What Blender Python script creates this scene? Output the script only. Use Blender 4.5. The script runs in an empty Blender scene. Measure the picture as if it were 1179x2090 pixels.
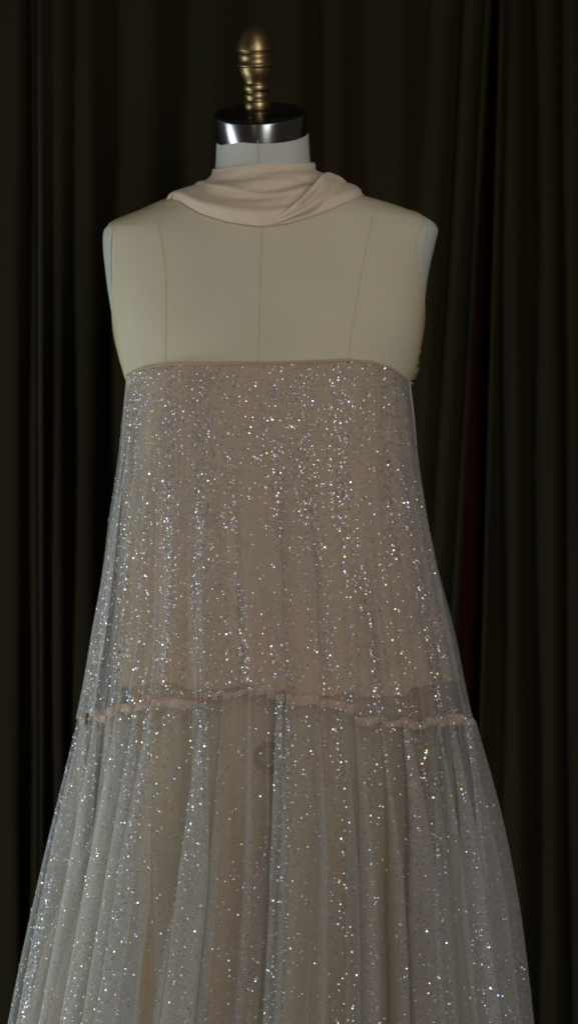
import bpy, math, random
import numpy as np
from mathutils import Vector, Matrix

# ------------------------------------------------------------------ camera, light, exposure
S = 1.0 / 1700.0            # metres per reference pixel on the plane of the dress form
D = 2.6                     # camera to dress form
CZ = 1.15                   # camera height
sc = bpy.context.scene
col = sc.collection

cam_d = bpy.data.cameras.new('camera')
cam_d.sensor_fit = 'VERTICAL'
cam_d.sensor_height = 36.0
cam_d.lens = 36.0 * D / (2090 * S)
cam_d.clip_start = 0.05
cam_d.clip_end = 100
cam_d.dof.use_dof = True
cam_d.dof.focus_distance = D - 0.10
cam_d.dof.aperture_fstop = 3.6
cam = bpy.data.objects.new('camera', cam_d)
cam.location = (0, -D, CZ)
cam.rotation_euler = (math.radians(90), 0, 0)
col.objects.link(cam)
sc.camera = cam

w = bpy.data.worlds.new('World')
sc.world = w
w.use_nodes = True
w.node_tree.nodes['Background'].inputs[0].default_value = (0.9, 0.85, 0.75, 1)
w.node_tree.nodes['Background'].inputs[1].default_value = 0.035


def area(name, loc, target, sx, sy, radiance, color):
    l = bpy.data.lights.new(name, 'AREA')
    l.shape = 'RECTANGLE'
    l.size, l.size_y = sx, sy
    l.energy = radiance * math.pi * sx * sy
    l.color = color
    o = bpy.data.objects.new(name, l)
    o.location = loc
    d = Vector(target) - Vector(loc)
    o.rotation_euler = d.to_track_quat('-Z', 'Y').to_euler()
    col.objects.link(o)
    return o


def bulb(name, loc, power, r, color):
    l = bpy.data.lights.new(name, 'POINT')
    l.energy = power
    l.shadow_soft_size = r
    l.color = color
    o = bpy.data.objects.new(name, l)
    o.location = loc
    col.objects.link(o)
    return o


# tall window behind the camera, a little to the right, and one to the left of the form
area('window_light', (1.0, -3.6, 1.55), (0, 0, 1.35), 1.0, 2.1, 7.3, (0.97, 0.97, 0.98))
area('window_light', (-1.75, -0.18, 0.72), (0, -0.05, 0.66), 0.50, 1.35, 8.4, (0.80, 0.94, 1.0))
bulb('sparkle_light', (-0.75, -2.7, 1.75), 5.5, 0.13, (1.0, 0.86, 0.66))
bulb('sparkle_light', (1.3, -2.2, 1.9), 1.8, 0.07, (1.0, 0.70, 0.42))
bulb('sparkle_light', (0.35, -2.9, 1.9), 5.0, 0.12, (0.88, 0.93, 1.0))  # cool bulb added to give the flakes small bright glints, no such source seen

sc.view_settings.view_transform = 'Standard'
sc.view_settings.look = 'None'
sc.view_settings.exposure = 0.0
sc.view_settings.gamma = 1.0
sc.cycles.use_denoising = True
sc.cycles.filter_width = 1.9
sc.cycles.max_bounces = 10
sc.cycles.diffuse_bounces = 4
sc.cycles.glossy_bounces = 4
sc.cycles.transmission_bounces = 6
sc.cycles.transparent_max_bounces = 40
sc.cycles.sample_clamp_indirect = 4.0
sc.cycles.caustics_reflective = False

rng = np.random.default_rng(7)
random.seed(7)

# ------------------------------------------------------------------ helpers


def wx(px, y=0.0):
    return (px - 589.5) * S * (D + y) / D


def wz(py, y=0.0):
    return CZ + (1045 - py) * S * (D + y) / D


def grid(name, P, mat, parent=None, wrap=False, smooth=True):
    """P: rows x cols x 3 array -> one mesh object"""
    R, Cn, _ = P.shape
    me = bpy.data.meshes.new(name)
    idx = np.arange(R * Cn).reshape(R, Cn)
    if wrap:
        a = idx[:-1, :]; b = np.roll(idx, -1, 1)[:-1, :]
        c = np.roll(idx, -1, 1)[1:, :]; d = idx[1:, :]
    else:
        a = idx[:-1, :-1]; b = idx[:-1, 1:]; c = idx[1:, 1:]; d = idx[1:, :-1]
    q = np.stack([a, b, c, d], -1).reshape(-1, 4)
    return raw(name, P.reshape(-1, 3), q, mat, parent, smooth)


def raw(name, V, F, mat, parent=None, smooth=True):
    me = bpy.data.meshes.new(name)
    F = np.asarray(F, dtype=np.int32)
    n, k = F.shape
    me.vertices.add(len(V))
    me.vertices.foreach_set('co', np.asarray(V, dtype=np.float32).ravel())
    me.loops.add(n * k)
    me.loops.foreach_set('vertex_index', F.ravel())
    me.polygons.add(n)
    me.polygons.foreach_set('loop_start', np.arange(0, n * k, k, dtype=np.int32))
    me.polygons.foreach_set('loop_total', np.full(n, k, dtype=np.int32))
    me.update(calc_edges=True)
    me.validate()
    if smooth:
        me.polygons.foreach_set('use_smooth', np.ones(len(me.polygons), dtype=bool))
    me.materials.append(mat)
    o = bpy.data.objects.new(name, me)
    col.objects.link(o)
    if parent is not None:
        o.parent = parent
        o.matrix_parent_inverse = parent.matrix_basis.inverted()
    return o


def lathe(prof, n=64):
    t = np.linspace(0, 2 * np.pi, n, endpoint=False)
    P = np.zeros((len(prof), n, 3))
    for i, (r, z) in enumerate(prof):
        P[i, :, 0] = r * np.cos(t); P[i, :, 1] = r * np.sin(t); P[i, :, 2] = z
    return P


def tube(pts, r, n=8):
    pts = np.asarray(pts, float)
    T = np.gradient(pts, axis=0)
    T /= np.linalg.norm(T, axis=1)[:, None] + 1e-12
    up = np.array([0.13, 1.0, 0.07])
    A = np.cross(T, up); A /= np.linalg.norm(A, axis=1)[:, None] + 1e-12
    B = np.cross(T, A)
    t = np.linspace(0, 2 * np.pi, n, endpoint=False)
    rr = np.broadcast_to(np.asarray(r, float), (len(pts),))
    return pts[:, None, :] + rr[:, None, None] * (np.cos(t)[None, :, None] * A[:, None, :] + np.sin(t)[None, :, None] * B[:, None, :])


def pchip(xk, yk, x):
    xk = np.asarray(xk, float); yk = np.asarray(yk, float); x = np.asarray(x, float)
    h = np.diff(xk); d = np.diff(yk) / h
    m = np.zeros_like(yk)
    for i in range(1, len(xk) - 1):
        if d[i - 1] * d[i] > 0:
            w1 = 2 * h[i] + h[i - 1]; w2 = h[i] + 2 * h[i - 1]
            m[i] = (w1 + w2) / (w1 / d[i - 1] + w2 / d[i])
    m[0], m[-1] = d[0], d[-1]
    i = np.clip(np.searchsorted(xk, x) - 1, 0, len(h) - 1)
    t = np.clip((x - xk[i]) / h[i], 0, 1)
    h00 = 2 * t**3 - 3 * t**2 + 1; h10 = t**3 - 2 * t**2 + t
    h01 = -2 * t**3 + 3 * t**2; h11 = t**3 - t**2
    return h00 * yk[i] + h10 * h[i] * m[i] + h01 * yk[i + 1] + h11 * h[i] * m[i + 1]


def thing(name, label, cat, loc=(0, 0, 0), group=None):
    o = bpy.data.objects.new(name, None)
    o.location = loc
    o.empty_display_size = 0.05
    col.objects.link(o)
    o['label'] = label; o['category'] = cat
    if group: o['group'] = group
    return o


def tag(o, label, cat, group=None):
    o['label'] = label; o['category'] = cat
    if group: o['group'] = group
    return o


def smooth01(x):
    x = np.clip(x, 0, 1)
    return x * x * (3 - 2 * x)

# ------------------------------------------------------------------ materials


def mat(name):
    m = bpy.data.materials.new(name)
    m.use_nodes = True
    nt = m.node_tree
    return m, nt, nt.nodes['Principled BSDF']


def N(nt, typ, **kw):
    n = nt.nodes.new(typ)
    for k, v in kw.items():
        if k.startswith('_'):
            setattr(n, k[1:], v)
        else:
            n.inputs[k].default_value = v
    return n


def noise_color(nt, bsdf, c1, c2, scale, detail=4, stretch=None, bump=0.0, bscale=None, bdist=0.001):
    tc = N(nt, 'ShaderNodeTexCoord')
    src = tc.outputs['Object']
    if stretch:
        mp = N(nt, 'ShaderNodeMapping'); mp.inputs['Scale'].default_value = stretch
        nt.links.new(src, mp.inputs[0]); src = mp.outputs[0]
    nz = N(nt, 'ShaderNodeTexNoise', Scale=scale, Detail=detail)
    nt.links.new(src, nz.inputs['Vector'])
    mx = N(nt, 'ShaderNodeMix', _data_type='RGBA')
    mx.inputs[6].default_value = (*c1, 1); mx.inputs[7].default_value = (*c2, 1)
    nt.links.new(nz.outputs[0], mx.inputs[0])
    nt.links.new(mx.outputs[2], bsdf.inputs['Base Color'])
    if bump:
        b2 = N(nt, 'ShaderNodeTexNoise', Scale=bscale or scale * 6, Detail=3)
        nt.links.new(src, b2.inputs['Vector'])
        bp = N(nt, 'ShaderNodeBump', Strength=bump, Distance=bdist)
        nt.links.new(b2.outputs[0], bp.inputs['Height'])
        nt.links.new(bp.outputs[0], bsdf.inputs['Normal'])
    return mx


# off-white linen cover of the form
M_LINEN, nt, b = mat('linen_cover')
noise_color(nt, b, (0.48, 0.465, 0.40), (0.61, 0.60, 0.54), 11, bump=0.25, bscale=900, bdist=0.0006)
b.inputs['Roughness'].default_value = 0.85
b.inputs['Specular IOR Level'].default_value = 0.2

M_SEAM, nt, b = mat('seam_thread')
noise_color(nt, b, (0.36, 0.32, 0.26), (0.46, 0.42, 0.35), 120)
b.inputs['Roughness'].default_value = 0.9

M_INK, nt, b = mat('stamp_ink')
noise_color(nt, b, (0.010, 0.009, 0.007), (0.04, 0.034, 0.025), 300)
b.inputs['Roughness'].default_value = 0.8

# aged brass
M_BRASS, nt, b = mat('aged_brass')
mx = noise_color(nt, b, (0.10, 0.07, 0.033), (0.50, 0.35, 0.165), 45, detail=8, bump=0.3, bscale=130, bdist=0.0005)
b.inputs['Metallic'].default_value = 1.0
b.inputs['Roughness'].default_value = 0.40

M_CHROME, nt, b = mat('chrome')
noise_color(nt, b, (0.34, 0.34, 0.34), (0.44, 0.44, 0.43), 90)
b.inputs['Metallic'].default_value = 1.0
b.inputs['Roughness'].default_value = 0.30
b.inputs['Anisotropic'].default_value = 0.85
b.inputs['Anisotropic Rotation'].default_value = 0.25
tg = N(nt, 'ShaderNodeTangent', _direction_type='RADIAL', _axis='Z')
nt.links.new(tg.outputs[0], b.inputs['Tangent'])

M_BLACK, nt, b = mat('black_enamel')
noise_color(nt, b, (0.004, 0.004, 0.004), (0.008, 0.007, 0.006), 30)
b.inputs['Roughness'].default_value = 0.16
b.inputs['Specular IOR Level'].default_value = 0.35

M_STEEL, nt, b = mat('painted_steel')
noise_color(nt, b, (0.02, 0.02, 0.02), (0.04, 0.04, 0.04), 20)
b.inputs['Roughness'].default_value = 0.5

# nude chiffon of the scarf
M_CHIFFON, nt, b = mat('nude_chiffon')
noise_color(nt, b, (0.65, 0.52, 0.375), (0.73, 0.59, 0.43), 18, bump=0.35, bscale=55, bdist=0.0025)
b.inputs['Roughness'].default_value = 0.8
b.inputs['Specular IOR Level'].default_value = 0.15
b.inputs['Sheen Weight'].default_value = 0.15


def sheer(name, color, a0, a1, power=2.0, trans=0.4, grain=0.0, gscale=900, streak=0.0):
    """net cloth: threads scatter light, gaps let it through; denser where it is seen edge on"""
    m = bpy.data.materials.new(name)
    m.use_nodes = True
    nt = m.node_tree
    nt.nodes.clear()
    out = N(nt, 'ShaderNodeOutputMaterial')
    tp = N(nt, 'ShaderNodeBsdfTransparent')
    df = N(nt, 'ShaderNodeBsdfDiffuse', Color=(*color, 1))
    tl = N(nt, 'ShaderNodeBsdfTranslucent', Color=(*color, 1))
    m1 = N(nt, 'ShaderNodeMixShader', Fac=trans)
    nt.links.new(df.outputs[0], m1.inputs[1]); nt.links.new(tl.outputs[0], m1.inputs[2])
    lw = N(nt, 'ShaderNodeLayerWeight', Blend=0.5)
    pw = N(nt, 'ShaderNodeMath', _operation='POWER'); pw.inputs[1].default_value = power
    nt.links.new(lw.outputs['Facing'], pw.inputs[0])
    mr = N(nt, 'ShaderNodeMapRange'); mr.inputs['To Min'].default_value = a0; mr.inputs['To Max'].default_value = a1
    nt.links.new(pw.outputs[0], mr.inputs['Value'])
    fac = mr.outputs[0]
    tc = N(nt, 'ShaderNodeTexCoord')
    if grain:
        nz = N(nt, 'ShaderNodeTexNoise', Scale=gscale, Detail=2)
        nt.links.new(tc.outputs['Object'], nz.inputs['Vector'])
        mr2 = N(nt, 'ShaderNodeMapRange'); mr2.inputs['To Min'].default_value = 1 - grain; mr2.inputs['To Max'].default_value = 1 + grain
        mr2.inputs['From Min'].default_value = 0.3; mr2.inputs['From Max'].default_value = 0.7
        nt.links.new(nz.outputs[0], mr2.inputs['Value'])
        mu = N(nt, 'ShaderNodeMath', _operation='MULTIPLY', _use_clamp=True)
        nt.links.new(fac, mu.inputs[0]); nt.links.new(mr2.outputs[0], mu.inputs[1])
        fac = mu.outputs[0]
    mixs = N(nt, 'ShaderNodeMixShader')
    nt.links.new(fac, mixs.inputs[0]); nt.links.new(tp.outputs[0], mixs.inputs[1]); nt.links.new(m1.outputs[0], mixs.inputs[2])
    nt.links.new(mixs.outputs[0], out.inputs[0])
    return m


M_YOKE = sheer('nude_illusion_mesh', (0.98, 0.79, 0.48), 0.28, 0.65, 2.0, 0.40, 0.10, 1400)
M_TULLE = sheer('glitter_tulle', (0.72, 0.695, 0.64), 0.23, 0.85, 2.0, 0.35, 0.32, 430)
M_TULLE_IN = sheer('soft_tulle', (0.64, 0.55, 0.45), 0.10, 0.80, 1.8, 0.35, 0.2, 600)
M_LINING = sheer('blush_lining', (0.62, 0.44, 0.29), 0.75, 1.0, 2.0, 0.15, 0.1, 500)
M_SLIP = sheer('nude_slip', (0.54, 0.30, 0.075), 0.42, 0.95, 2.0, 0.2, 0.1, 500)
M_TAPE = sheer('blush_gathered_tape', (0.74, 0.54, 0.42), 0.46, 1.0, 1.5, 0.2, 0.3, 400)

# glitter flakes: thin metallised film, each with its own tint
M_GLIT, nt, b = mat('glitter_film')
at = N(nt, 'ShaderNodeAttribute', _attribute_name='tint')
nt.links.new(at.outputs['Color'], b.inputs['Base Color'])
b.inputs['Metallic'].default_value = 1.0
b.inputs['Roughness'].default_value = 0.16
b.inputs['Metallic'].default_value = 0.68
M_FINE, nt, b = mat('fine_glitter_film')
at = N(nt, 'ShaderNodeAttribute', _attribute_name='tint')
nt.links.new(at.outputs['Color'], b.inputs['Base Color'])
b.inputs['Metallic'].default_value = 1.0
b.inputs['Roughness'].default_value = 0.24
b.inputs['Metallic'].default_value = 0.68


def velvet(name, c1, c2, sheen, sc_):
    m, nt, b = mat(name)
    noise_color(nt, b, c1, c2, 3.0, detail=5, stretch=(1.5, 1.5, 0.5), bump=0.3, bscale=240, bdist=0.001)
    b.inputs['Roughness'].default_value = 0.95
    b.inputs['Specular IOR Level'].default_value = 0.1
    b.inputs['Sheen Weight'].default_value = sheen
    b.inputs['Sheen Roughness'].default_value = 0.4
    b.inputs['Sheen Tint'].default_value = (*sc_, 1)
    return m


M_GREEN = velvet('dark_green_velvet', (0.0240, 0.0130, 0.0050), (0.0145, 0.0165, 0.0070), 0.02, (0.35, 0.42, 0.25))
M_RED = velvet('dark_red_velvet', (0.022, 0.0042, 0.0034), (0.030, 0.006, 0.0048), 0.02, (0.5, 0.1, 0.08))

M_FLOOR, nt, b = mat('dark_floor')
noise_color(nt, b, (0.03, 0.022, 0.016), (0.06, 0.045, 0.03), 3, stretch=(1, 12, 1))
b.inputs['Roughness'].default_value = 0.5

# ------------------------------------------------------------------ floor and curtains
fl = grid('floor', np.array([[[-3, -4.5, 0], [3, -4.5, 0]], [[-3, 1.2, 0], [3, 1.2, 0]]], float), M_FLOOR, smooth=False)
fl['kind'] = 'structure'


def curtain(ridges, yr, depth, y0, m, label, lean=lambda x: 0 * x, seed=1, edge=0.02):
    """ridges: fold crests in reference pixels; valleys fall between them; the cloth is extruded down with drifting folds"""
    r = np.random.default_rng(seed)
    ks, ys = [], []
    for i, p in enumerate(ridges):
        ks.append(p); ys.append(y0 - r.uniform(0.6, 1.0) * yr)
        if i < len(ridges) - 1:
            g = ridges[i + 1] - p
            f = r.uniform(0.35, 0.65)
            ks.append(p + g * f); ys.append(y0 + depth * r.uniform(0.5, 1.0) * min(1, g / 110))
    ks = np.array(ks); ys = np.array(ys)
    n = max(200, int((ks[-1] - ks[0]) / 3))
    p = np.linspace(ks[0], ks[-1], n)
    yb = pchip(ks, ys, p)
    zs = np.linspace(0.0, 2.5, 40)
    P = np.zeros((len(zs), n, 3))
    ph = r.uniform(0, 6, 6)
    for j, z in enumerate(zs):
        drift = 7 * np.sin(p * 0.011 + ph[0] + z * 1.1) * (z - 1.2) * 0.5 + 3 * np.sin(p * 0.043 + ph[1] + z * 2.0)
        amp = 1.0 + 0.22 * np.sin(p * 0.009 + ph[2] + z * 1.3)
        yy = y0 + (yb - y0) * amp + 0.004 * np.sin(z * 7 + p * 0.03)
        x = wx(p + drift, 0.6) + (z - CZ) * lean(p)
        P[j, :, 0] = x; P[j, :, 1] = yy; P[j, :, 2] = z
    o = grid('curtain', P, m)
    s = o.modifiers.new('thickness', 'SOLIDIFY'); s.thickness = 0.006; s.offset = 1.0
    tag(o, label, 'curtain', 'velvet curtains hanging behind the dress form')
    return o


def lean_mid(p):
    return 0.058 * smooth01((p - 640) / 290)


curtain([-900, -760, -600, -450, -300, -190, -80, 20, 64], 0.012, 0.02, 0.70, M_GREEN,
        'dark green velvet curtain at the far left edge of the photo', seed=3)
curtain([76, 122, 178, 300, 432, 600, 690, 790, 862, 905, 945], 0.014, 0.018, 0.64, M_GREEN,
        'wide dark green velvet curtain directly behind the dress form', lean_mid, seed=5)
curtain([860, 925, 985, 1040, 1100], 0.008, 0.012, 0.70, M_RED,
        'dark red velvet curtain showing in the narrow gap right of the form', lambda p: 0.05 + 0 * p, seed=8)
curtain([990, 1057, 1128, 1180, 1290, 1420, 1560, 1700, 1860, 2050], 0.018, 0.022, 0.64, M_GREEN,
        'dark green velvet curtain at the right with a thin pale fold edge', lambda p: -0.006 + 0.038 * (1 - smooth01((p - 990) / 62)), seed=11)

# ------------------------------------------------------------------ dress form body
#        py    L    R    front  back  n
BODY = np.array([
    [262, 443, 629, .054, .054, 2.0],
    [340, 440, 634, .055, .056, 2.0],
    [365, 436, 640, .057, .058, 2.0],
    [380, 424, 653, .059, .060, 2.0],
    [390, 398, 690, .062, .060, 2.1],
    [399, 366, 728, .064, .061, 2.1],
    [409, 338, 762, .066, .062, 2.2],
    [420, 312, 800, .069, .063, 2.2],
    [431, 288, 832, .072, .064, 2.2],
    [442, 262, 860, .074, .066, 2.3],
    [453, 238, 880, .077, .067, 2.3],
    [463, 220, 890, .079, .068, 2.3],
    [473, 213, 893, .081, .070, 2.4],
    [490, 211, 889, .085, .072, 2.4],
    [560, 217, 873, .096, .080, 2.4],
    [640, 229, 863, .107, .085, 2.4],
    [700, 240, 856, .112, .086, 2.35],
    [760, 255, 843, .114, .085, 2.2],
    [800, 268, 826, .112, .083, 2.2],
    [850, 277, 818, .110, .080, 2.3],
    [950, 294, 803, .102, .076, 2.2],
    [1080, 306, 793, .094, .072, 2.2],
    [1250, 292, 806, .102, .085, 2.2],
    [1400, 288, 814, .110, .096, 2.1],
    [1560, 294, 808, .110, .096, 2.1],
    [2300, 320, 790, .100, .090, 2.0],
])


def body(py):
    py = np.asarray(py, float)
    L = pchip(BODY[:, 0], BODY[:, 1], py); R = pchip(BODY[:, 0], BODY[:, 2], py)
    f = pchip(BODY[:, 0], BODY[:, 3], py); bk = pchip(BODY[:, 0], BODY[:, 4], py)
    n = pchip(BODY[:, 0], BODY[:, 5], py)
    return wx((L + R) / 2), (R - L) / 2 * S, f, bk, n


def body_pt(py, th, off=0.0):
    """th: 0 = front, -90 deg = left in the photo"""
    cx, a, f, bk, n = body(py)
    s, c = np.sin(th), np.cos(th)
    x = cx + (a + off) * np.sign(s) * np.abs(s) ** (2 / n)
    y = np.where(c >= 0, -(f + off), (bk + off)) * np.abs(c) ** (2 / n)
    z = CZ + (1045 - py) * S
    return np.stack(np.broadcast_arrays(x, y, z), -1)


def body_front(x, z, off=0.0):
    """y of the front surface at world x, z"""
    py = 1045 - (z - CZ) / S
    cx, a, f, bk, n = body(py)
    q = np.clip(np.abs(x - cx) / (a), 0, 0.9999)
    return -(f + off) * (1 - q ** n) ** (1 / n)


form = thing('dress_form', 'cream linen dress form with chrome neck band and brass finial', 'dress form', (wx(549), 0, 0))

pys = np.concatenate([np.linspace(262, 380, 14), np.linspace(383, 500, 60), np.linspace(508, 2300, 120)])
th = np.linspace(-np.pi, np.pi, 160, endpoint=False)
P = np.stack([body_pt(np.full_like(th, p), th) for p in pys])
kk = np.clip(1 - (pys - 262) / 70, 0, 1)[:, None]
P[:, :, 2] += kk * P[:, :, 1] * math.tan(math.radians(23.5)) - kk * 0.004
grid('torso', P, M_LINEN, form, wrap=True)
# bottom board closing the torso
bp = P[-1]
cen = bp.mean(0)
Pb = np.stack([bp, bp * 0.6 + cen * 0.4, bp * 0.02 + cen * 0.98]) - np.array([0, 0, 0.001])
grid('bottom_board', Pb, M_STEEL, form, wrap=True)


def seam(pts, r=0.0004):
    k = np.array(pts, float)
    py = np.linspace(k[0, 1], k[-1, 1], 60)
    px = pchip(k[:, 1], k[:, 0], py)
    z = wz(py, -0.09); x = wx(px, -0.09)
    y = body_front(x, z, 0.0003)
    grid('seam', tube(np.stack([x, y, z], -1), r, 6), M_SEAM, form, wrap=True)


seam([(535, 440), (531, 600), (527, 760), (524, 1000)])
seam([(318, 440), (330, 500), (338, 570), (339, 650), (338, 760), (352, 1000)])
seam([(764, 425), (748, 500), (730, 600), (717, 680), (706, 760), (690, 1000)])
# seam up the neck
py = np.linspace(285, 400, 20)
xs = wx(np.full(20, 526), -.055); zs = wz(py, -.055)
grid('seam', tube(np.stack([xs, body_front(xs, zs, 0.0002), zs], -1), 0.0005, 6), M_SEAM, form, wrap=True)
# armhole seams
for sgn in (-1, 1):
    py = np.linspace(452, 760, 50)
    t0 = sgn * np.radians(np.interp(py, [452, 560, 760], [64, 70, 82]))
    grid('seam', tube(body_pt(py, t0, 0.0003), 0.0005, 6), M_SEAM, form, wrap=True)

# round maker's stamp low on the front: ring outline with specks
sx, sz = wx(548, -.11), wz(1547, -.11)
tt = np.linspace(0, 2 * np.pi, 64, endpoint=False)
rings = []
for rr in (0.0098, 0.0170):
    x = sx + rr * np.cos(tt); z = sz + rr * 1.12 * np.sin(tt)
    rings.append(np.stack([x, body_front(x, z, 0.0006), z], -1))
stamp = grid('stamp', np.stack(rings), M_INK, form, wrap=True)
V, F = [], []
for k in range(46):
    a_ = rng.uniform(0, 6.28); r_ = 0.0115 * math.sqrt(rng.uniform())
    x0, z0 = sx + r_ * math.cos(a_), sz + r_ * 1.1 * math.sin(a_)
    w_, h_ = rng.uniform(.0008, .0022), rng.uniform(.0006, .0012)
    base = len(V)
    for dx, dz in ((-1, -1), (1, -1), (1, 1), (-1, 1)):
        x, z = x0 + dx * w_, z0 + dz * h_
        V.append((x, float(body_front(np.array(x), np.array(z), 0.0006)), z))
    F.append([base, base + 1, base + 2, base + 3])
raw('stamp_mark', V, F, M_INK, stamp, smooth=False)['kind'] = 'stuff'

# neck cap: tilted forward and slightly to the left
TILT = Matrix.Rotation(math.radians(-2.6), 4, 'Y') @ Matrix.Rotation(math.radians(23.5), 4, 'X')
CAPO = Vector((wx(533), 0.0, wz(276)))           # centre of the cap underside


def tilted(P):
    M = np.array(TILT)[:3, :3]
    return P @ M.T + np.array(CAPO)


rc = 0.0555
h = 0.026
grid('neck_band', tilted(lathe([(rc - .004, -.004), (rc, -.0035), (rc + .0004, -.0025), (rc + .0004, h - .001), (rc, h), (rc - .001, h + .0003)], 128)), M_CHROME, form, wrap=True)
grid('cap_disc', tilted(lathe([(rc - .0006, h - .001), (rc - .0010, h + .0010), (rc - .002, h + .0016), (0.03, h + .0018), (0.0006, h + .0018)], 96)), M_BLACK, form, wrap=True)
FIN = [(95, 0.5), (98, 18), (105, 36), (117, 58), (133, 78), (155, 98), (180, 113), (205, 125), (230, 135), (255, 143), (280, 148),
       (290, 149), (296, 147), (299, 142), (302, 130), (307, 128), (312, 131), (318, 136), (330, 139), (345, 138), (362, 136), (380, 138), (394, 146),
       (402, 152), (409, 153), (414, 149), (418, 140), (423, 133), (430, 133), (450, 132), (475, 127), (500, 116), (525, 103), (545, 96), (555, 96),
       (558, 102), (562, 106), (585, 107), (603, 106), (609, 102), (613, 93), (622, 90), (628, 94), (640, 100), (655, 101), (668, 97), (680, 95), (688, 97),
       (692, 104), (698, 108), (730, 108), (752, 107), (760, 104), (768, 98), (792, 97)]
k = 1 / 6681.0
prof = [(r * k, h + 0.001 + (790 - y) * k) for y, r in FIN]
FT = Matrix.Rotation(math.radians(-2.2), 4, 'Y') @ Matrix.Rotation(math.radians(17.0), 4, 'X')
Pf = lathe(prof, 96)
base_c = np.array(TILT)[:3, :3] @ np.array([-0.0025, 0.0, h]) + np.array(CAPO)
Mf = np.array(FT)[:3, :3]
Pf = (Pf - np.array([0, 0, h])) @ Mf.T + base_c
grid('finial', Pf, M_BRASS, form, wrap=True)
# stand under the skirt
pole = grid('stand_pole', lathe([(0.016, 0.025), (0.016, 0.82)], 32) + np.array([wx(549), 0, 0]), M_STEEL, form, wrap=True)
grid('stand_base', lathe([(0.001, 0.03), (0.03, 0.03), (0.17, 0.018), (0.18, 0.012), (0.18, 0.0), (0.001, 0.0)], 64) + np.array([wx(549), 0, 0]), M_STEEL, form, wrap=True)

# ------------------------------------------------------------------ dress
dress = thing('dress', 'strapless blush tulle dress covered in glitter with a gathered tier', 'dress', (wx(549), 0, 0))

SIL = np.array([            # py, left, right: outline of the outer tulle
    [720, 256, 838], [775, 256, 838], [850, 250, 847], [930, 243, 857], [1000, 232, 866], [1060, 222, 875], [1120, 215, 888],
    [1200, 205, 906], [1290, 192, 925], [1380, 178, 943], [1468, 162, 962], [1580, 135, 993], [1680, 112, 1018],
    [1780, 90, 1038], [1890, 66, 1056], [1990, 45, 1069], [2090, 25, 1081], [2400, -38, 1120], [3005, -150, 1190]], float)
INN = np.array([            # outline of the inner tulle: full on the left, narrower on the right
    [720, 258, 836], [775, 258, 836], [1000, 240, 862], [1250, 226, 906], [1468, 212, 930], [1580, 204, 948], [1700, 178, 964], [1780, 135, 975],
    [2090, 38, 1012], [2400, -20, 1050], [3005, -130, 1120]], float)
LIN = np.array([            # outline of the lining
    [720, 258, 836], [775, 260, 834], [850, 256, 842], [930, 252, 850], [1000, 250, 857], [1120, 248, 876], [1250, 244, 896], [1330, 240, 915], [1400, 238, 928],
    [1500, 255, 905], [1700, 262, 900], [1900, 262, 905], [2090, 262, 912], [2400, 255, 930], [3005, 240, 950]], float)


def outline(py, T):
    L = pchip(T[:, 0], T[:, 1], py); R = pchip(T[:, 0], T[:, 2], py)
    return wx((L + R) / 2), (R - L) / 2 * S


def depth(py):
    return pchip([720, 775, 1000, 1468, 2090, 3005], [.123, .123, .134, .170, .220, .28], py)


TOPK = np.radians([-180, -120, -90, -70, -58, -35, 0, 27, 41, 55, 68, 80, 90, 120, 180])
TOPV = np.array([800, 790, 775, 762, 753, 743, 741, 735, 740, 752, 768, 780, 786, 792, 800.])
SEAMK = np.radians([-180, -120, -90, -56, -53, -41, -19, -9, 1.5, 3.0, 11, 23.5, 25.5, 42, 58, 90, 120, 180])
SEAMV = np.array([1470, 1470, 1468, 1462, 1449, 1441, 1426, 1413, 1409, 1426, 1438, 1452, 1474, 1479, 1472, 1470, 1470, 1470.])


def edge_py(thv, K, V, b):
    """photo row -> row in the plane of the form's axis, given depth of the front at that angle"""
    t = (thv + np.pi) % (2 * np.pi) - np.pi
    v = np.interp(t, K, V)
    c_ = np.cos(t)
    y = -b * np.sign(c_) * np.abs(c_) ** 0.85
    return 1045 + (v - 1045) * (D + y) / D


class Folds:
    def __init__(self, n, seed, amp, turn, jitter=0.5, marks=None, late=True):
        r = np.random.default_rng(seed)
        w_ = 1 + jitter * r.uniform(-1, 1, n)
        bnd = np.concatenate([[0], np.cumsum(w_)]) / w_.sum() * 2 * np.pi - np.pi
        if marks is not None:
            m = np.radians(np.sort(marks))
            m = m[(m > -np.pi) & (m < np.pi)]
            bnd = np.array([b_ for b_ in bnd if np.min(np.abs(m - b_)) > 0.10 or b_ in (bnd[0], bnd[-1])])
            bnd = np.sort(np.concatenate([bnd, m]))
        self.b = bnd
        n = len(bnd) - 1
        self.amp = amp * r.uniform(0.35, 1.2, n)
        self.turn = turn * r.uniform(0.35, 1.35, n) * r.choice([-1, 1], n)
        self.start = r.uniform(-0.35, 0.45, n) * 0.8 if late else np.full(n, -1.0)
        self.skew = r.uniform(-0.4, 0.4, n)
        self.width = np.diff(bnd)

    def at(self, u, v):
        t = (u + np.pi) % (2 * np.pi) - np.pi
        i = np.clip(np.searchsorted(self.b, t, side='right') - 1, 0, len(self.width) - 1)
        p = (t - self.b[i]) / self.width[i]
        p = p + self.skew[i] * p * (1 - p)
        g = smooth01((v - self.start[i]) / 0.55)
        bump = (0.5 - 0.5 * np.cos(2 * np.pi * p)) * self.amp[i] * g
        shift = -np.sin(2 * np.pi * p) * self.turn[i] * self.width[i] * g
        return bump, shift


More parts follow.
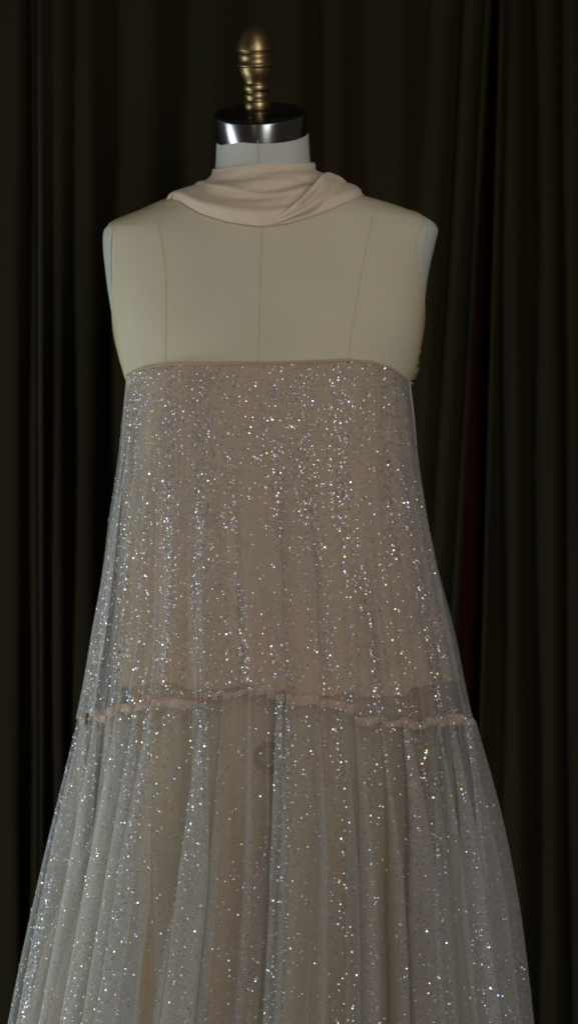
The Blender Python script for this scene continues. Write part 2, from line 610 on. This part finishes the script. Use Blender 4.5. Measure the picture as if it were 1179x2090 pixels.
class Layer:
    def __init__(self, tier, table, fold, gain, inset=0.0, fine=None, hem=None, seed=0, rise=0.0):
        self.rise = rise
        self.tier, self.T, self.fold, self.gain, self.inset, self.fine, self.hem = tier, table, fold, gain, inset, fine, hem
        r = np.random.default_rng(seed + 50)
        self.ph = r.uniform(0, 6.28, 8)

    def pt(self, u, v):
        u, v = np.broadcast_arrays(np.asarray(u, float), np.asarray(v, float))
        if self.tier == 0:
            p0 = edge_py(u, TOPK, TOPV, 0.121)
            p1 = edge_py(u, SEAMK, SEAMV, 0.170) if self.hem is None else self.hem + 9 * np.sin(3 * u + 0.4) + 5 * np.sin(11 * u + 1.0) + 2 * np.sin(29 * u)
        else:
            p0 = edge_py(u, SEAMK, SEAMV, 0.170) - self.rise
            p1 = np.full_like(u, 3000.0 if self.hem is None else self.hem)
        py = p0 + (p1 - p0) * v
        cx, a = outline(py, self.T)
        b = depth(py) * (1.0 if self.T is SIL else np.clip(a / outline(py, SIL)[1], 0, 1) ** 0.7)
        vv = v if self.tier == 0 else np.clip(v * 2.2, 0, 2.2)
        uu = u + 0.035 * vv * np.sin(2 * u + self.ph[0]) + 0.012 * vv * np.sin(5 * u + self.ph[1] + 2 * v)
        bump, shift = self.fold.at(uu, vv if self.tier == 0 else vv + 0.25)
        g = self.gain(v)
        # fold crests reach the outline, hollows fall behind it
        d = bump * g - 0.012 * 0.0
        amp = np.mean(self.fold.amp) * g
        off = d - amp * (0.75 if self.tier == 0 else 1.05) - self.inset
        if self.fine is not None:
            fb, fs = self.fine.at(uu, np.ones_like(v))
            k = np.exp(-v * 16.0) if self.tier else (0.15 + 0.85 * np.exp(-(1 - v) * 14.0))
            off = off + (fb - np.mean(self.fine.amp) * .5) * k
        ex = 2.0 / pchip([700, 800, 1000, 1400, 3100], [2.6, 2.5, 2.25, 2.06, 2.0], py)
        t = u + shift * (np.clip(g, 0, 1.3) if self.tier == 0 else 0.55 + 0.45 * np.clip(v * 5, 0, 1))
        off = np.where(off > 0.003, 0.003 + (off - 0.003) * 0.12, off)
        off = off + 0.0012 * np.sin(9 * u + 6 * v + self.ph[2]) * (v > 0)
        sn_, cn_ = np.sin(t), np.cos(t)
        x = cx + (a + off) * np.sign(sn_) * np.abs(sn_) ** ex
        y = -(b + off) * np.sign(cn_) * np.abs(cn_) ** ex
        z = CZ + (1045 - py) * S
        return np.stack([x, y, z], -1)

    def mesh(self, name, m, nu, nv, parent, vmax=1.0, vpow=1.0):
        u = np.linspace(-np.pi, np.pi, nu, endpoint=False)
        v = (np.linspace(0, 1, nv) ** vpow) * vmax
        P = self.pt(u[None, :], v[:, None])
        return grid(name, P, m, parent, wrap=True)


UP_MARKS = [-78, -62, -52, -43, -27, -10, 3.2, 14, 24, 38, 52, 66, 78]
LO_MARKS = [-80, -66, -52, -45, -38, -24, -15, -7, -2, 4, 12, 20, 27, 36, 44, 57, 68, 80]
up_fold = Folds(16, 21, 0.026, 0.27, 0.6, UP_MARKS)
up_in = Folds(26, 22, 0.016, 0.10, 0.6)
up_fine = Folds(150, 23, 0.0035, 0.1, 0.6)
lo_fold = Folds(20, 31, 0.052, 0.52, 0.6, LO_MARKS, late=False)
lo_in = Folds(18, 32, 0.040, 0.42, 0.6, late=False)
lo_fine = Folds(170, 33, 0.0055, 0.15, 0.7)

L_up = Layer(0, SIL, up_fold, lambda v: 0.22 + 0.6 * v ** 1.2 * (1 - 0.75 * smooth01((v - 0.7) / 0.3)), 0.0, up_fine, seed=1)
L_up2 = Layer(0, INN, up_in, lambda v: 0.08 + 0.9 * v ** 1.3, 0.004, None, seed=2)
L_upl = Layer(0, LIN, Folds(18, 24, 0.006, 0.05), lambda v: 0.1 + 0.9 * v, 0.004, None, hem=1392, seed=3)
L_lo = Layer(1, SIL, lo_fold, lambda v: 0.10 + 0.9 * np.clip(v * 4, 0, 1) + 0.5 * v, 0.0, lo_fine, seed=4)
L_lo2 = Layer(1, INN, lo_in, lambda v: 0.10 + 0.85 * np.clip(v * 4, 0, 1) + 0.5 * v, 0.006, lo_fine, seed=5)
L_lol = Layer(1, LIN, Folds(30, 34, 0.020, 0.12, 0.6), lambda v: 0.2 + 0.9 * np.clip(v * 2, 0, 1.3), 0.010, None, seed=6, rise=170)

L_up.mesh('bodice_tulle', M_TULLE, 1400, 60, dress)
L_up2.mesh('inner_tulle', M_TULLE_IN, 900, 40, dress)
L_upl.mesh('lining', M_LINING, 700, 40, dress)
L_lo.mesh('skirt_tulle', M_TULLE, 1700, 80, dress, vpow=1.4)
L_lo2.mesh('inner_tulle', M_TULLE_IN, 1300, 60, dress, vpow=1.4)
L_lol.mesh('slip', M_SLIP, 900, 50, dress)


def ridge(layer, v0, name, m, rad, nu=1400, wob=0.25, zoff=0.0, sink=0.0):
    """rolled edge that follows the cloth of a layer"""
    u = np.linspace(-np.pi, np.pi, nu, endpoint=False)
    c = layer.pt(u, np.full_like(u, v0))
    nr = np.stack([np.sin(u) * 0.8, -np.cos(u), 0 * u], -1)
    nr /= np.linalg.norm(nr, axis=1)[:, None]
    c = c - nr * sink
    t = np.linspace(0, 2 * np.pi, 8, endpoint=False)
    nz = rng.normal(0, 1, nu)
    for kw in (5, 9, 5):
        nz = np.convolve(np.concatenate([nz[-kw:], nz, nz[:kw]]), np.ones(kw) / kw, 'same')[kw:-kw]
    r = rad * np.clip(1 + wob * nz / nz.std(), 0.4, 1.8)
    zoff = zoff + 0.35 * rad * np.roll(nz, 40) / nz.std() * (wob > 0.1)
    P = c[None] + np.cos(t)[:, None, None] * nr[None] * (r * 0.38)[None, :, None]
    P[..., 2] += np.sin(t)[:, None] * r[None, :] + (zoff if np.isscalar(zoff) else zoff[None, :])
    P = np.concatenate([P, P[:1]], 0)
    return grid(name, P, m, dress, wrap=True)


ridge(L_lo, 0.0, 'gathered_seam', M_TAPE, 0.0055, wob=0.14, sink=0.0025)
ridge(L_up, 0.0, 'top_binding', M_LINING, 0.0016, wob=0.06)

# sheer nude yoke over the chest, with armholes
py = np.linspace(392, 800, 60)
lo_t = -np.radians(np.interp(py, [392, 440, 470, 490, 560, 610, 660, 720, 800], [90, 86, 72, 63, 66, 71, 79, 92, 95]))
hi_t = np.radians(np.interp(py, [392, 430, 445, 470, 500, 560, 620, 680, 740, 800], [90, 84, 70, 60, 57, 64, 77, 90, 96, 98]))
f = np.linspace(0, 1, 90)
Pk = np.stack([body_pt(np.full_like(f, p), a0 + (a1 - a0) * f, 0.0018) for p, a0, a1 in zip(py, lo_t, hi_t)])
yoke = grid('illusion_yoke', Pk, M_YOKE, dress)
Pk = np.stack([body_pt(np.full_like(f, p), np.pi - a0 + (a0 - a1) * f, 0.0018) for p, a0, a1 in zip(py, lo_t, hi_t)])
grid('back_yoke', Pk, M_YOKE, dress)
for tt_ in (lo_t, hi_t):
    pts = body_pt(py[6:], tt_[6:], 0.002)
    grid('armhole_edge', tube(pts, 0.0007, 6), M_YOKE, dress, wrap=True)

# frayed trim where the armhole meets the side seam, and the side fastening
V, F = [], []
for i in range(60):
    p_ = rng.uniform(716, 788)
    pt = body_pt(np.array(p_), np.array(np.radians(rng.uniform(88, 112))), 0.002)
    d = np.array([rng.uniform(.3, 1.2), rng.uniform(-.6, .6), rng.uniform(-.7, .7)]); d /= np.linalg.norm(d)
    ln = rng.uniform(.002, .0055)
    sidev = np.cross(d, [0, 1, 0.2]); sidev /= np.linalg.norm(sidev); sidev *= 0.0009
    q = len(V)
    V += [pt - sidev, pt + sidev, pt + d * ln + sidev * .6, pt + d * ln - sidev * .6]
    F.append([q, q + 1, q + 2, q + 3])
fr = raw('frayed_trim', V, F, M_YOKE, dress, smooth=False)
fr['kind'] = 'stuff'
v = np.linspace(0.0, 0.24, 20)
pts = L_up.pt(np.full(20, np.radians(79)), v) + np.array([0.0008, -0.0015, 0])
M_CORD = sheer('pale_cord', (0.60, 0.52, 0.47), 0.95, 1.0)
grid('side_fastening', tube(pts, np.linspace(.0016, .0007, 20), 8), M_CORD, dress, wrap=True)

# ------------------------------------------------------------------ glitter
TINTS = np.array([[.92, .88, .84], [.74, .80, 1.0], [.42, .48, 1.0], [.97, .72, .40], [.98, .50, .28], [.66, .92, .46],
                  [.98, .60, .56], [.56, .92, .86], [.84, .76, .98]])
TW = np.array([.14, .22, .18, .10, .07, .09, .05, .06, .09]); TW /= TW.sum()


def glitter(layer, n, vlo, vhi, rlo, rhi, tilt, name, m=None, out=0.0006, weight=None, half=118):
    u = rng.uniform(-np.radians(half), np.radians(half), n * 6)
    v = rng.uniform(vlo, vhi, n * 6)
    if weight is None:
        ph = rng.uniform(0, 6.28, 6)

        def weight(a_, b_):
            w_ = 0.5 + 0.5 * np.sin(a_ * 23 + ph[0] + 2 * np.sin(a_ * 7 + ph[1]) + 1.5 * np.sin(b_ * 4 + ph[2]))
            w2 = 0.5 + 0.5 * np.sin(a_ * 11 + b_ * 9 + ph[3] + np.sin(b_ * 17 + a_ * 5 + ph[4]))
            return ((0.05 + 0.78 * w_ ** 2.4 + 0.17 * w2) if m is None else (0.22 + 0.55 * w_ + 0.23 * w2)) * (0.6 + 0.4 * smooth01((np.abs(a_) - 0.95) / 0.3) if layer.tier == 0 else 1.0 - 0.35 * smooth01((np.abs(a_) - 0.9) / 0.4)) * (0.55 + 0.45 * (b_ - vlo) / (vhi - vlo))
    if weight is not None:
        kp = rng.uniform(size=n * 6) < weight(u, v)
        u, v = u[kp], v[kp]
    u, v = u[:n], v[:n]
    n = len(u)
    e = 1e-3
    c = layer.pt(u, v)
    du = layer.pt(u + e, v) - layer.pt(u - e, v)
    dv = layer.pt(u, v + e) - layer.pt(u, np.maximum(v - e, 0))
    nm = np.cross(du, dv); nm /= np.linalg.norm(nm, axis=1)[:, None] + 1e-15
    rad = np.stack([np.sin(u), -np.cos(u), 0 * u], -1)
    nm *= np.sign((nm * rad).sum(1))[:, None]
    c = c + nm * out
    nm = nm + rng.normal(0, 1, (n, 3)) * tilt
    nm /= np.linalg.norm(nm, axis=1)[:, None]
    ref = rng.normal(0, 1, (n, 3))
    A = np.cross(nm, ref); A /= np.linalg.norm(A, axis=1)[:, None]
    B = np.cross(nm, A)
    r = rlo + (rhi - rlo) * rng.uniform(size=n) ** 2
    k = 5
    t = np.linspace(0, 2 * np.pi, k, endpoint=False)
    V = c[:, None, :] + r[:, None, None] * (np.cos(t)[None, :, None] * A[:, None, :] + np.sin(t)[None, :, None] * B[:, None, :])
    F = np.arange(n * k).reshape(n, k)
    o = raw(name, V.reshape(-1, 3), F, m or M_GLIT, dress, smooth=False)
    ca = o.data.color_attributes.new('tint', 'FLOAT_COLOR', 'POINT')
    cc = TINTS[rng.choice(len(TINTS), n, p=TW)] * rng.uniform(0.30, 0.95, (n, 1))
    cc = np.concatenate([np.repeat(cc, k, 0), np.ones((n * k, 1))], 1)
    ca.data.foreach_set('color', cc.astype(np.float32).ravel())
    o['kind'] = 'stuff'
    return o


glitter(L_up, 54000, 0.004, 1.0, .00030, .00066, 0.26, 'fine_glitter', M_FINE)
glitter(L_up, 15000, 0.004, 1.0, .00045, .0010, 0.14, 'glitter')
glitter(L_up2, 12000, 0.01, 1.0, .0003, .0006, 0.26, 'fine_glitter', M_FINE)
glitter(L_lo, 52000, 0.0, 0.46, .00030, .00066, 0.30, 'fine_glitter', M_FINE)
glitter(L_lo, 38000, 0.0, 0.46, .0005, .0010, 0.27, 'glitter')
glitter(L_lo2, 16000, 0.0, 0.46, .0003, .0006, 0.30, 'fine_glitter', M_FINE)

# ------------------------------------------------------------------ chiffon scarf round the neck
scarf = thing('neck_scarf', 'nude chiffon scarf wrapped round the neck of the dress form', 'scarf', (wx(536), 0, wz(400)))
ang = np.linspace(-np.pi, np.pi, 220, endpoint=False)
BOTK = np.radians([-180, -120, -90, -72, -58, -40, -20, -2, 14, 32, 52, 72, 90, 120, 180])
BOTV = np.array([392, 396, 424, 409, 413, 438, 456, 464, 458, 440, 420, 406, 402, 394, 392.])
rows = []
sn, cs = np.sin(ang), np.cos(ang)
VS = np.linspace(0, 1, 46)


def outside(p, d, m):
    p = p.copy()
    for _ in range(90):
        cx_, a_, f_, k_, n_ = body(1045 - (p[:, 2] - CZ) / S)
        q_ = (np.abs(p[:, 0] - cx_) / (a_ + m)) ** n_ + (np.abs(p[:, 1]) / (np.where(p[:, 1] < 0, f_, k_) + m)) ** n_
        ins = q_ < 1
        if not ins.any():
            break
        p[ins] += d[ins] * 0.0008
    return p


bot_py = np.interp(ang, BOTK, BOTV)
bx = wx(541) + 198 * S * sn
bz = CZ + (1045 - bot_py) * S * np.where(cs > 0, 1 - 0.03 * cs, 1)
yb_f = body_front(bx, bz, 0.006)
yb = np.where(cs > 0, np.minimum(yb_f, -0.012 * cs), 0.055 * np.abs(cs) ** 0.8 + 0.006)
bot = np.stack([bx, yb, bz], -1)
tpx, ta = wx(537), 103 * S
top = np.stack([tpx + ta * sn, -(0.0600) * cs, CZ + (1045 - (338 - 7 * sn - 1.5 * np.cos(3 * ang))) * S * (1 - .02 * cs)], -1)
mid_py = 384 - 4 * sn
mid = np.stack([tpx + (118 * S) * sn, -0.0665 * cs, CZ + (1045 - mid_py) * S * (1 - .02 * cs)], -1)
for v in VS:
    # band up the neck, sweep out over the shoulder, soft roll at the lower edge
    fr = pchip([0, .2, .42, .58, .74, .88, 1], [0, .03, .24, .48, .77, .92, 1], np.array([v]))[0]
    fz = pchip([0, .2, .42, .58, .74, .88, 1], [0, .18, .42, .56, .69, .82, 1], np.array([v]))[0]
    p = top + np.array([fr, fr, fz]) * (bot - top)
    rad = np.stack([sn, -cs, 0 * sn + 0.3], -1)
    ph = v * 17 + 2.2 * np.sin(ang + 0.6) + 1.3 * np.sin(2 * ang + 1)
    amp = 0.0028 * np.sin(np.pi * min(1, v * 1.15)) * (0.6 + 0.4 * np.sin(ang * 1.3 + 0.7))
    ridgef = 0.0045 * np.exp(-((v - 0.50 - 0.06 * np.sin(ang + .4)) / 0.06) ** 2)
    p = outside(p, np.stack([0.15 * sn, -cs * 0.7, 0 * sn + 0.75], -1), 0.003)
    ridgef = ridgef + (0.0012 + 0.0040 * np.clip(cs, 0, 1)) * np.exp(-((v - 0.87) / 0.09) ** 2)
    p = p + rad * (amp * (1 + np.sin(ph)) + ridgef)[:, None]
    rows.append(p)
# rolled lower hem
last = rows[-1].copy()
rows.append(last + np.stack([0 * sn, 0.004 * cs, 0 * sn - 0.0005], -1))
sw = grid('wrap', np.stack(rows), M_CHIFFON, scarf, wrap=True)

# loose end folded diagonally up over the right of the wrap
n = 60
s_ = np.linspace(0, 1, n)
lowx = np.interp(s_, [0, .35, .7, 1], [556, 630, 692, 744]); lowy = np.interp(s_, [0, .35, .7, 1], [459, 434, 410, 404])
sk_ = [0, .2, .38, .5, .58, .64, .70, .78, .82, .9, 1]
upx = pchip(sk_, [560, 590, 620, 643, 657, 668, 681, 699, 706, 722, 741], s_)
upy = np.interp(s_, sk_, [446, 425, 398, 372, 357, 350, 355, 363, 372, 384, 398])
upy = np.convolve(np.pad(upy, 3, 'edge'), np.ones(5) / 5, 'same')[3:-3]
yl = np.interp(s_, [0, .35, .7, 1], [-.0860, -.0790, -.050, -.008])
yu = np.interp(s_, [0, .3, .58, .7, 1], [-.088, -.084, -.066, -.042, .004])
rows = []
for v in np.linspace(0, 1, 24):
    px = upx + (lowx - upx) * v; pyy = upy + (lowy - upy) * v
    y = yu + (yl - yu) * v - 0.013 * np.sin(np.pi * np.clip(s_ * 1.15 + 0.03, 0, 1)) ** 0.6 - 0.009 * np.sin(np.pi * v) * np.sin(np.pi * np.clip(s_ * 1.1, 0, 1)) - 0.0012 * np.sin(v * 16 + s_ * 3)
    rows.append(np.stack([wx(px, y), y, wz(pyy, y)], -1))
# turn the top edge back behind
back = rows[0] + np.stack([0 * s_ + 0.001, 0.012 + 0 * s_, -0.006 + 0 * s_], -1)
roll = rows[0] + np.stack([0 * s_, 0.005 + 0 * s_, 0.0012 + 0 * s_], -1)
o = grid('folded_end', np.stack([back, roll] + rows), M_CHIFFON, scarf)
